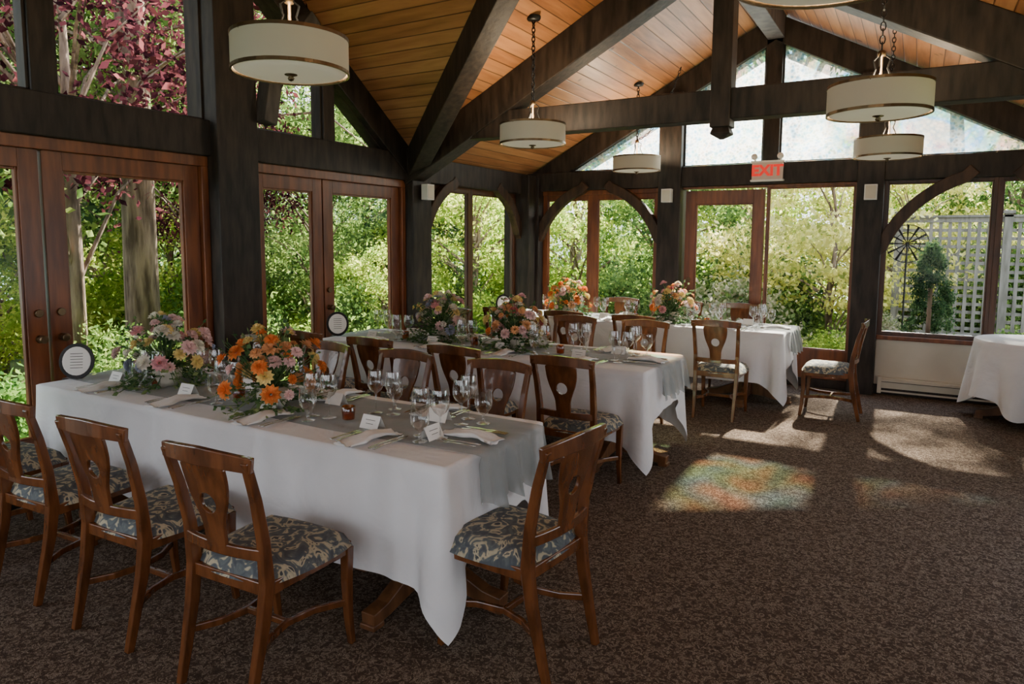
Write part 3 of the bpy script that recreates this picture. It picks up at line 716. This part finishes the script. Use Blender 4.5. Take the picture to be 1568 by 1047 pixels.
# ---------------------------------------------------------------- exterior
def gh(x,y):
    dx=max(XL-x,0,x-XR); dy=max(y-YB,0,YF-y); d=math.hypot(dx,dy)
    t=min(1,max(0,(d-5)/16)); return -.12-2.2*t*t*(3-2*t)
n=90; vs=[];fs=[]
for i in range(n+1):
    for j in range(n+1):
        x=-50+100*i/n; y=-30+90*j/n; vs.append((x,y,gh(x,y)-.02))
for i in range(n):
    for j in range(n): fs.append((i*(n+1)+j,(i+1)*(n+1)+j,(i+1)*(n+1)+j+1,i*(n+1)+j+1))
mb=MB(); mb.add(vs,fs,M_ground,True); mb.obj('garden_ground')
mb=MB(); mb.add([(-150,-60,-2.0),(60,-60,-2.0),(60,150,-2.0),(-150,150,-2.0)],[(0,1,2,3)],M_water); mb.obj('lake')
vs=[];fs=[];n=120
for k_ in range(9):
    for i in range(n+1):
        a=math.radians(60+160*i/n); R=70+8*k_; h=(-2.1+ (k_/8)*(8.5+3.2*math.sin(i*.13+1)+1.2*math.sin(i*.41)+.6*math.sin(i*1.3)))
        vs.append((R*math.cos(a),R*math.sin(a),h))
for k_ in range(8):
    for i in range(n): fs.append((k_*(n+1)+i,k_*(n+1)+i+1,(k_+1)*(n+1)+i+1,(k_+1)*(n+1)+i))
mb=MB(); mb.add(vs,fs,M_hill,True); mb.obj('distant_hill')

def leaves(mb,C,Rr,npc,size,m,rs,droop=0,flat=1.0,aspect=.55):
    C=np.asarray(C,float); k=len(C); n=k*npc
    P0=np.repeat(C,npc,0)+rs.normal(size=(n,3))*np.repeat(np.asarray(Rr,float).reshape(-1,1)*np.ones((k,1)),npc,0)*np.array([1,1,flat])*.55
    d=rs.normal(size=(n,3)); d[:,2]-=droop; d/=np.linalg.norm(d,axis=1,keepdims=True)
    e=rs.normal(size=(n,3)); w=np.cross(d,e); w/=np.linalg.norm(w,axis=1,keepdims=True)
    s=size*rs.uniform(.6,1.3,size=(n,1))
    V=np.stack([P0-d*s,P0+w*s*aspect,P0+d*s,P0-w*s*aspect],1).reshape(-1,3)
    F=np.arange(n*4).reshape(-1,4)
    mb.add(V.tolist(),F.tolist(),m)
def broadleaf(seed,H,R,size,lm,nc=60,npc=190,z0=.25,flat=.7,tr=.10,droop=0):
    rs=np.random.RandomState(seed); mb=MB()
    top=Vector((rs.uniform(-.2,.2),rs.uniform(-.2,.2),H*.8))
    mb.sweep([(0,0,-.3),(rs.uniform(-.1,.1),.05,H*.3),(rs.uniform(-.15,.15),0,H*.55),tuple(top)],[(tr*2,tr*2),(tr*1.6,tr*1.6),(tr*1.1,tr*1.1),(tr*.3,tr*.3)],M_bark,(0,1,0),True,n=8)
    C=[];Rr=[]
    for i in range(nc):
        a=rs.uniform(0,2*PI); zz=rs.uniform(z0,1); prof=math.sqrt(max(0.05,1-((zz-(z0+1)/2)/((1-z0)/2))**2)); q=R*prof*math.sqrt(rs.uniform(.15,1))
        c=(q*math.cos(a),q*math.sin(a),zz*H); C.append(c); Rr.append(R*rs.uniform(.16,.30))
        if i%2==0: mb.sweep([(0,0,max(.2,c[2]-.25*H)),(c[0]*.5,c[1]*.5,c[2]-.08*H),c],[(tr*.6,tr*.6),(tr*.35,tr*.35),(tr*.1,tr*.1)],M_bark,(0,.3,1),n=5)
    leaves(mb,C,Rr,npc,size,lm,rs,droop,flat); return mb.mesh('tree')
def conifer(seed,H,R,size,lm,tr=.17,z0=.12,nb=90,npc=110):
    rs=np.random.RandomState(seed); mb=MB()
    mb.sweep([(0,0,-.4),(.03,0,H*.3),(0,.04,H*.7),(0,0,H)],[(tr*2,tr*2),(tr*1.7,tr*1.7),(tr*.9,tr*.9),(.04,.04)],M_bark,(0,1,0),True,n=10)
    C=[];Rr=[]
    for i in range(nb):
        zz=z0+(1-z0)*(i/nb)**.9; a=rs.uniform(0,2*PI); L=R*(1.05-zz)*rs.uniform(.6,1.1)+.15
        p0=(0,0,zz*H); p1=(L*.6*math.cos(a),L*.6*math.sin(a),zz*H+.03*L); p2=(L*math.cos(a),L*math.sin(a),zz*H-.28*L)
        mb.sweep([p0,p1,p2],[(.05,.05),(.03,.03),(.01,.01)],M_bark,(0,.3,1),n=4)
        for t in (.35,.6,.85,1.0):
            C.append((L*t*math.cos(a),L*t*math.sin(a),zz*H-.28*L*t*t)); Rr.append(.22+.12*L*.3)
    leaves(mb,C,Rr,npc//4,size,lm,rs,.6,.55,.30); return mb.mesh('conifer')
def shrub(seed,R,H,size,lm,n=26,npc=260):
    rs=np.random.RandomState(seed); mb=MB(); C=[];Rr=[]
    for i in range(n):
        a=rs.uniform(0,2*PI); e=rs.uniform(0,PI/2); q=rs.uniform(.35,.9)
        C.append((R*q*math.cos(a)*math.cos(e),R*q*math.sin(a)*math.cos(e),H*q*math.sin(e)+.05)); Rr.append(R*.34)
        if i%3==0: mb.sweep([(0,0,-.05),(C[-1][0]*.5,C[-1][1]*.5,C[-1][2]*.6),C[-1]],(.015,.015),M_bark,(0,.3,1),n=4)
    leaves(mb,C,Rr,npc,size,lm,rs,0,.8); return mb.mesh('shrub')
T_b=[broadleaf(11,6,2.2,.06,L_green),broadleaf(12,7.5,2.6,.065,L_green,nc=75),broadleaf(13,3.2,1.8,.045,L_bright,nc=60,z0=.12)]
T_map=broadleaf(14,3.0,2.0,.045,L_yellow,nc=44,npc=210,z0=.25,flat=.28,tr=.06,droop=.7)
T_plum=broadleaf(15,5.6,2.0,.045,L_plum,nc=62,npc=190,z0=.42,tr=.09)
T_dapple=broadleaf(16,8.8,2.4,.10,L_green,nc=34,npc=70,z0=.70,tr=.16)
T_con=[conifer(21,12,2.8,.085,L_dark,z0=.20),conifer(22,10,2.4,.085,L_dark,.14,z0=.1),conifer(23,13,2.6,.085,L_green,.20,z0=.30,nb=70)]
S_=[shrub(31,1.0,1.0,.045,L_bright),shrub(32,1.0,.9,.045,L_fern),shrub(33,1.1,1.5,.05,L_pale),shrub(34,1.2,1.6,.05,L_green)]
def plant(me,name,x,y,s=1,rz=None,mt=None):
    o=inst(me,name,(x,y,gh(x,y)),random.uniform(0,6.3) if rz is None else rz,s)
    if mt:
        for sl in o.material_slots:
            if sl.material and sl.material.name.startswith('leaf'): sl.link='OBJECT'; sl.material=mt
    return o
# left garden
for x,y,s,k_ in [(-8.1,5.05,1.0,2),(-9.3,4.65,.8,2),(-9.9,8.2,1.05,2),(-9.2,3.0,.9,0),(-12.5,9.5,1.1,0),(-14,5.2,1.1,1),(-7.6,9.8,.62,1),(-13,2.2,1.1,0),(-17,12,1.2,1),(-18,7.5,1.2,0),(-11.2,12.6,.8,1),(-8.6,7.1,.9,2)]:
    plant(T_con[k_],'conifer_tree',x,y,s)
plant(T_plum,'plum_tree',-7.0,3.7,1.0); plant(T_plum,'plum_tree',-8.9,6.5,.72)
for x,y,s,k_ in [(-11.5,5.6,1,0),(-8.6,8.4,.62,0),(-12.5,7.2,1.1,1),(-7.4,1.5,1,0),(-16,9.5,1.1,1),(-10.5,10.6,.75,0),(-20,4,1.3,1),(-22,12,1.3,1),(-15,14,.9,0),(-17,3,1.2,0),(-21,8,1.2,1),(-19,1,1.3,1),(-25,6,1.3,1),(-24,16,1.3,1),(-19,16,1.1,0)]:
    plant(T_b[k_],'broadleaf_tree',x,y,s)
for x,y,s,k_ in [(-6.4,9.8,.85,2),(-7.6,11.4,.95,2),(-9.5,13.5,1.05,2),(-6.5,7.7,.5,2),(-10.5,4.6,.7,2),(-11,7.4,.75,2)]:
    plant(T_b[k_],'garden_maple',x,y,s)
for i in range(34):
    y=random.uniform(.8,10); x=-5.9-abs(random.gauss(0,1))*1.6
    plant(S_[random.choice([0,1,1,3])],'garden_shrub',x,y,random.uniform(.4,.75))
for i in range(20):
    y=random.uniform(0,14); x=random.uniform(-17,-9.5)
    plant(S_[random.choice([0,1,3,3])],'garden_shrub',x,y,random.uniform(.9,1.4))
# rear garden
for x,y,s in [(-1.15,12.3,1.0),(-.1,13.6,.95),(-.6,15.5,1.1)]: plant(T_map,'japanese_maple',x,y,s)
for x,y,s,k_,g_ in [(-5.6,12.2,.9,2,0),(-4.3,13.0,1.0,2,1),(-3.0,15.2,1.1,2,0),(-6.5,15,1.2,2,1),(-1.2,17,1.2,2,0),(1.6,16.0,1.1,2,1),(3.6,15.5,1.2,2,1),(-3.6,19,.62,0,1),(-7,19,.75,0,1),(.5,20,.62,0,1),(4,20,.65,0,1),(-11,18,.85,1,1),(2.6,19,.6,1,1),(2.2,13.6,.62,2,1),(.9,13.5,.6,2,1),(3.4,13.4,.62,2,1)]:
    plant(T_b[k_],'garden_tree',x,y,s,mt=(L_green if g_ else None))
for x,y,s in [(-2.6,17.2,.97),(.6,16.2,1.10),(2.4,17.4,1.10),(-.9,18.2,1.0)]: plant(T_dapple,'sun_dapple_tree',x,y,s)  # unseen high canopies, added to block and dapple the sun on the floor
for x,y,s,k_ in [(-2.35,10.9,.85,2),(-3.2,11.2,.8,2),(-1.6,10.6,.45,0),(-.9,10.5,.5,0),(-.5,11.2,.55,2),(-4.0,10.6,.8,3),(-4.8,10.3,.7,0),(-1.9,12.4,.9,3),(.6,10.4,.32,1),(1.1,10.6,.4,3),(1.6,10.2,.45,0),(-3.4,9.9,.5,1),(-2.6,9.9,.4,0),(-1.0,9.8,.3,1)]:
    plant(S_[k_],'garden_shrub',x,y,s)
for i in range(24):
    x=random.uniform(-8,5); y=random.uniform(12.6,18); plant(S_[random.choice([0,1,2,3]) if x<-.5 else 3],'garden_shrub',x,y,random.uniform(.6,1.1))
# lattice fence
mb=MB(); fy=11.7
for x in (-.25,1.05,2.35,3.65,4.95): mb.box(x-.05,x+.05,fy-.05,fy+.05,-.6,2.05,M_fence); mb.box(x-.07,x+.07,fy-.07,fy+.07,2.05,2.09,M_fence)
mb.box(-.3,5,fy-.03,fy+.03,1.93,2.0,M_fence); mb.box(-.3,5,fy-.03,fy+.03,.30,.38,M_fence); mb.box(-.3,5,fy-.05,fy+.05,2.0,2.03,M_fence)
x=.15
while x<4.9: mb.box(x-.022,x+.022,fy-.012,fy,.34,1.95,M_fence); x+=.115
z=.44
while z<1.92: mb.box(-.2,4.9,fy,fy+.012,z-.022,z+.022,M_fence); z+=.115
mb.obj('lattice_fence')
# potted cypress
mb=MB(); mb.box(-.42,.42,-.2,.2,-.1,.50,M_concrete); mb.box(-.46,.46,-.24,.24,.50,.56,M_concrete); mb.box(-.38,.38,-.16,.16,.56,.565,M_soil)
rs=np.random.RandomState(5); C=[];Rr=[]
for i in range(70):
    t=rs.uniform(0,1); a=rs.uniform(0,2*PI); q=(.23*(1-t**2.2)+.03)*rs.uniform(.6,1); C.append((q*math.cos(a),q*math.sin(a),.62+t*.98)); Rr.append(.06)
leaves(mb,C,Rr,130,.022,L_dark,rs,-.8,1.2,.35); mb.sweep([(0,0,.5),(0,0,1.3)],(.05,.05),M_bark)
mb.obj('potted_cypress',(.16,9.75,-.02))
# garden wheel ornament
mb=MB(); mb.sweep([(0,0,0),(0,0,1.75)],(.025,.025),M_black,n=6)
for r_ in (.24,.14): mb.sweep([(r_*math.cos(a),0,1.75+r_*math.sin(a)) for a in [2*PI*i/24 for i in range(25)]],(.010,.010),M_black,(0,1,0))
for i in range(12):
    a=2*PI*i/12; mb.sweep([(0,0,1.75),(.24*math.cos(a),0.02,1.75+.24*math.sin(a))],[(.008,.008),(.03,.006)],M_black,(0,1,0))
mb.obj('garden_windmill',(-.12,10.3,-.12))

# ---------------------------------------------------------------- light
W=bpy.data.worlds.new('World'); SC.world=W; W.use_nodes=True
nt=W.node_tree; bg=nt.nodes['Background']
tc=N(nt,'ShaderNodeTexCoord'); sx=N(nt,'ShaderNodeSeparateXYZ'); nt.links.new(tc.outputs['Generated'],sx.inputs[0])
r=ramp(nt,sx.outputs[2],[(0,(.96,.96,1)),(.35,(.88,.93,1)),(1,(.52,.70,1))]); nt.links.new(r.outputs[0],bg.inputs[0]); bg.inputs[1].default_value=4.3
l=bpy.data.lights.new('sun','SUN'); l.energy=42; l.angle=math.radians(1.3); l.color=(1,.92,.76)
so=bpy.data.objects.new('sun',l); SC.collection.objects.link(so)
d=Vector((.02,-1,-.83)).normalized(); so.rotation_euler=d.to_track_quat('-Z','Y').to_euler()

# ---------------------------------------------------------------- camera
f,cy,p,yw,r_=1069.5,476.3,.102,.524,.006
F=Vector((-math.sin(yw),math.cos(yw),0)); R=Vector((math.cos(yw),math.sin(yw),0)); U=Vector((0,0,1))
Fc=F*math.cos(p)-U*math.sin(p); Dc=-F*math.sin(p)-U*math.cos(p)
Rc=R*math.cos(r_)-Dc*math.sin(r_); D2=R*math.sin(r_)+Dc*math.cos(r_)
cam=bpy.data.cameras.new('camera'); co=bpy.data.objects.new('camera',cam); SC.collection.objects.link(co)
Mx=Matrix((Rc,-D2,-Fc)).transposed().to_4x4(); Mx.translation=(0,0,1.65); co.matrix_world=Mx
cam.sensor_width=36; cam.lens=36*f/1568; cam.shift_y=-(523.3-cy)/1568; cam.clip_start=.05; cam.clip_end=500
SC.camera=co
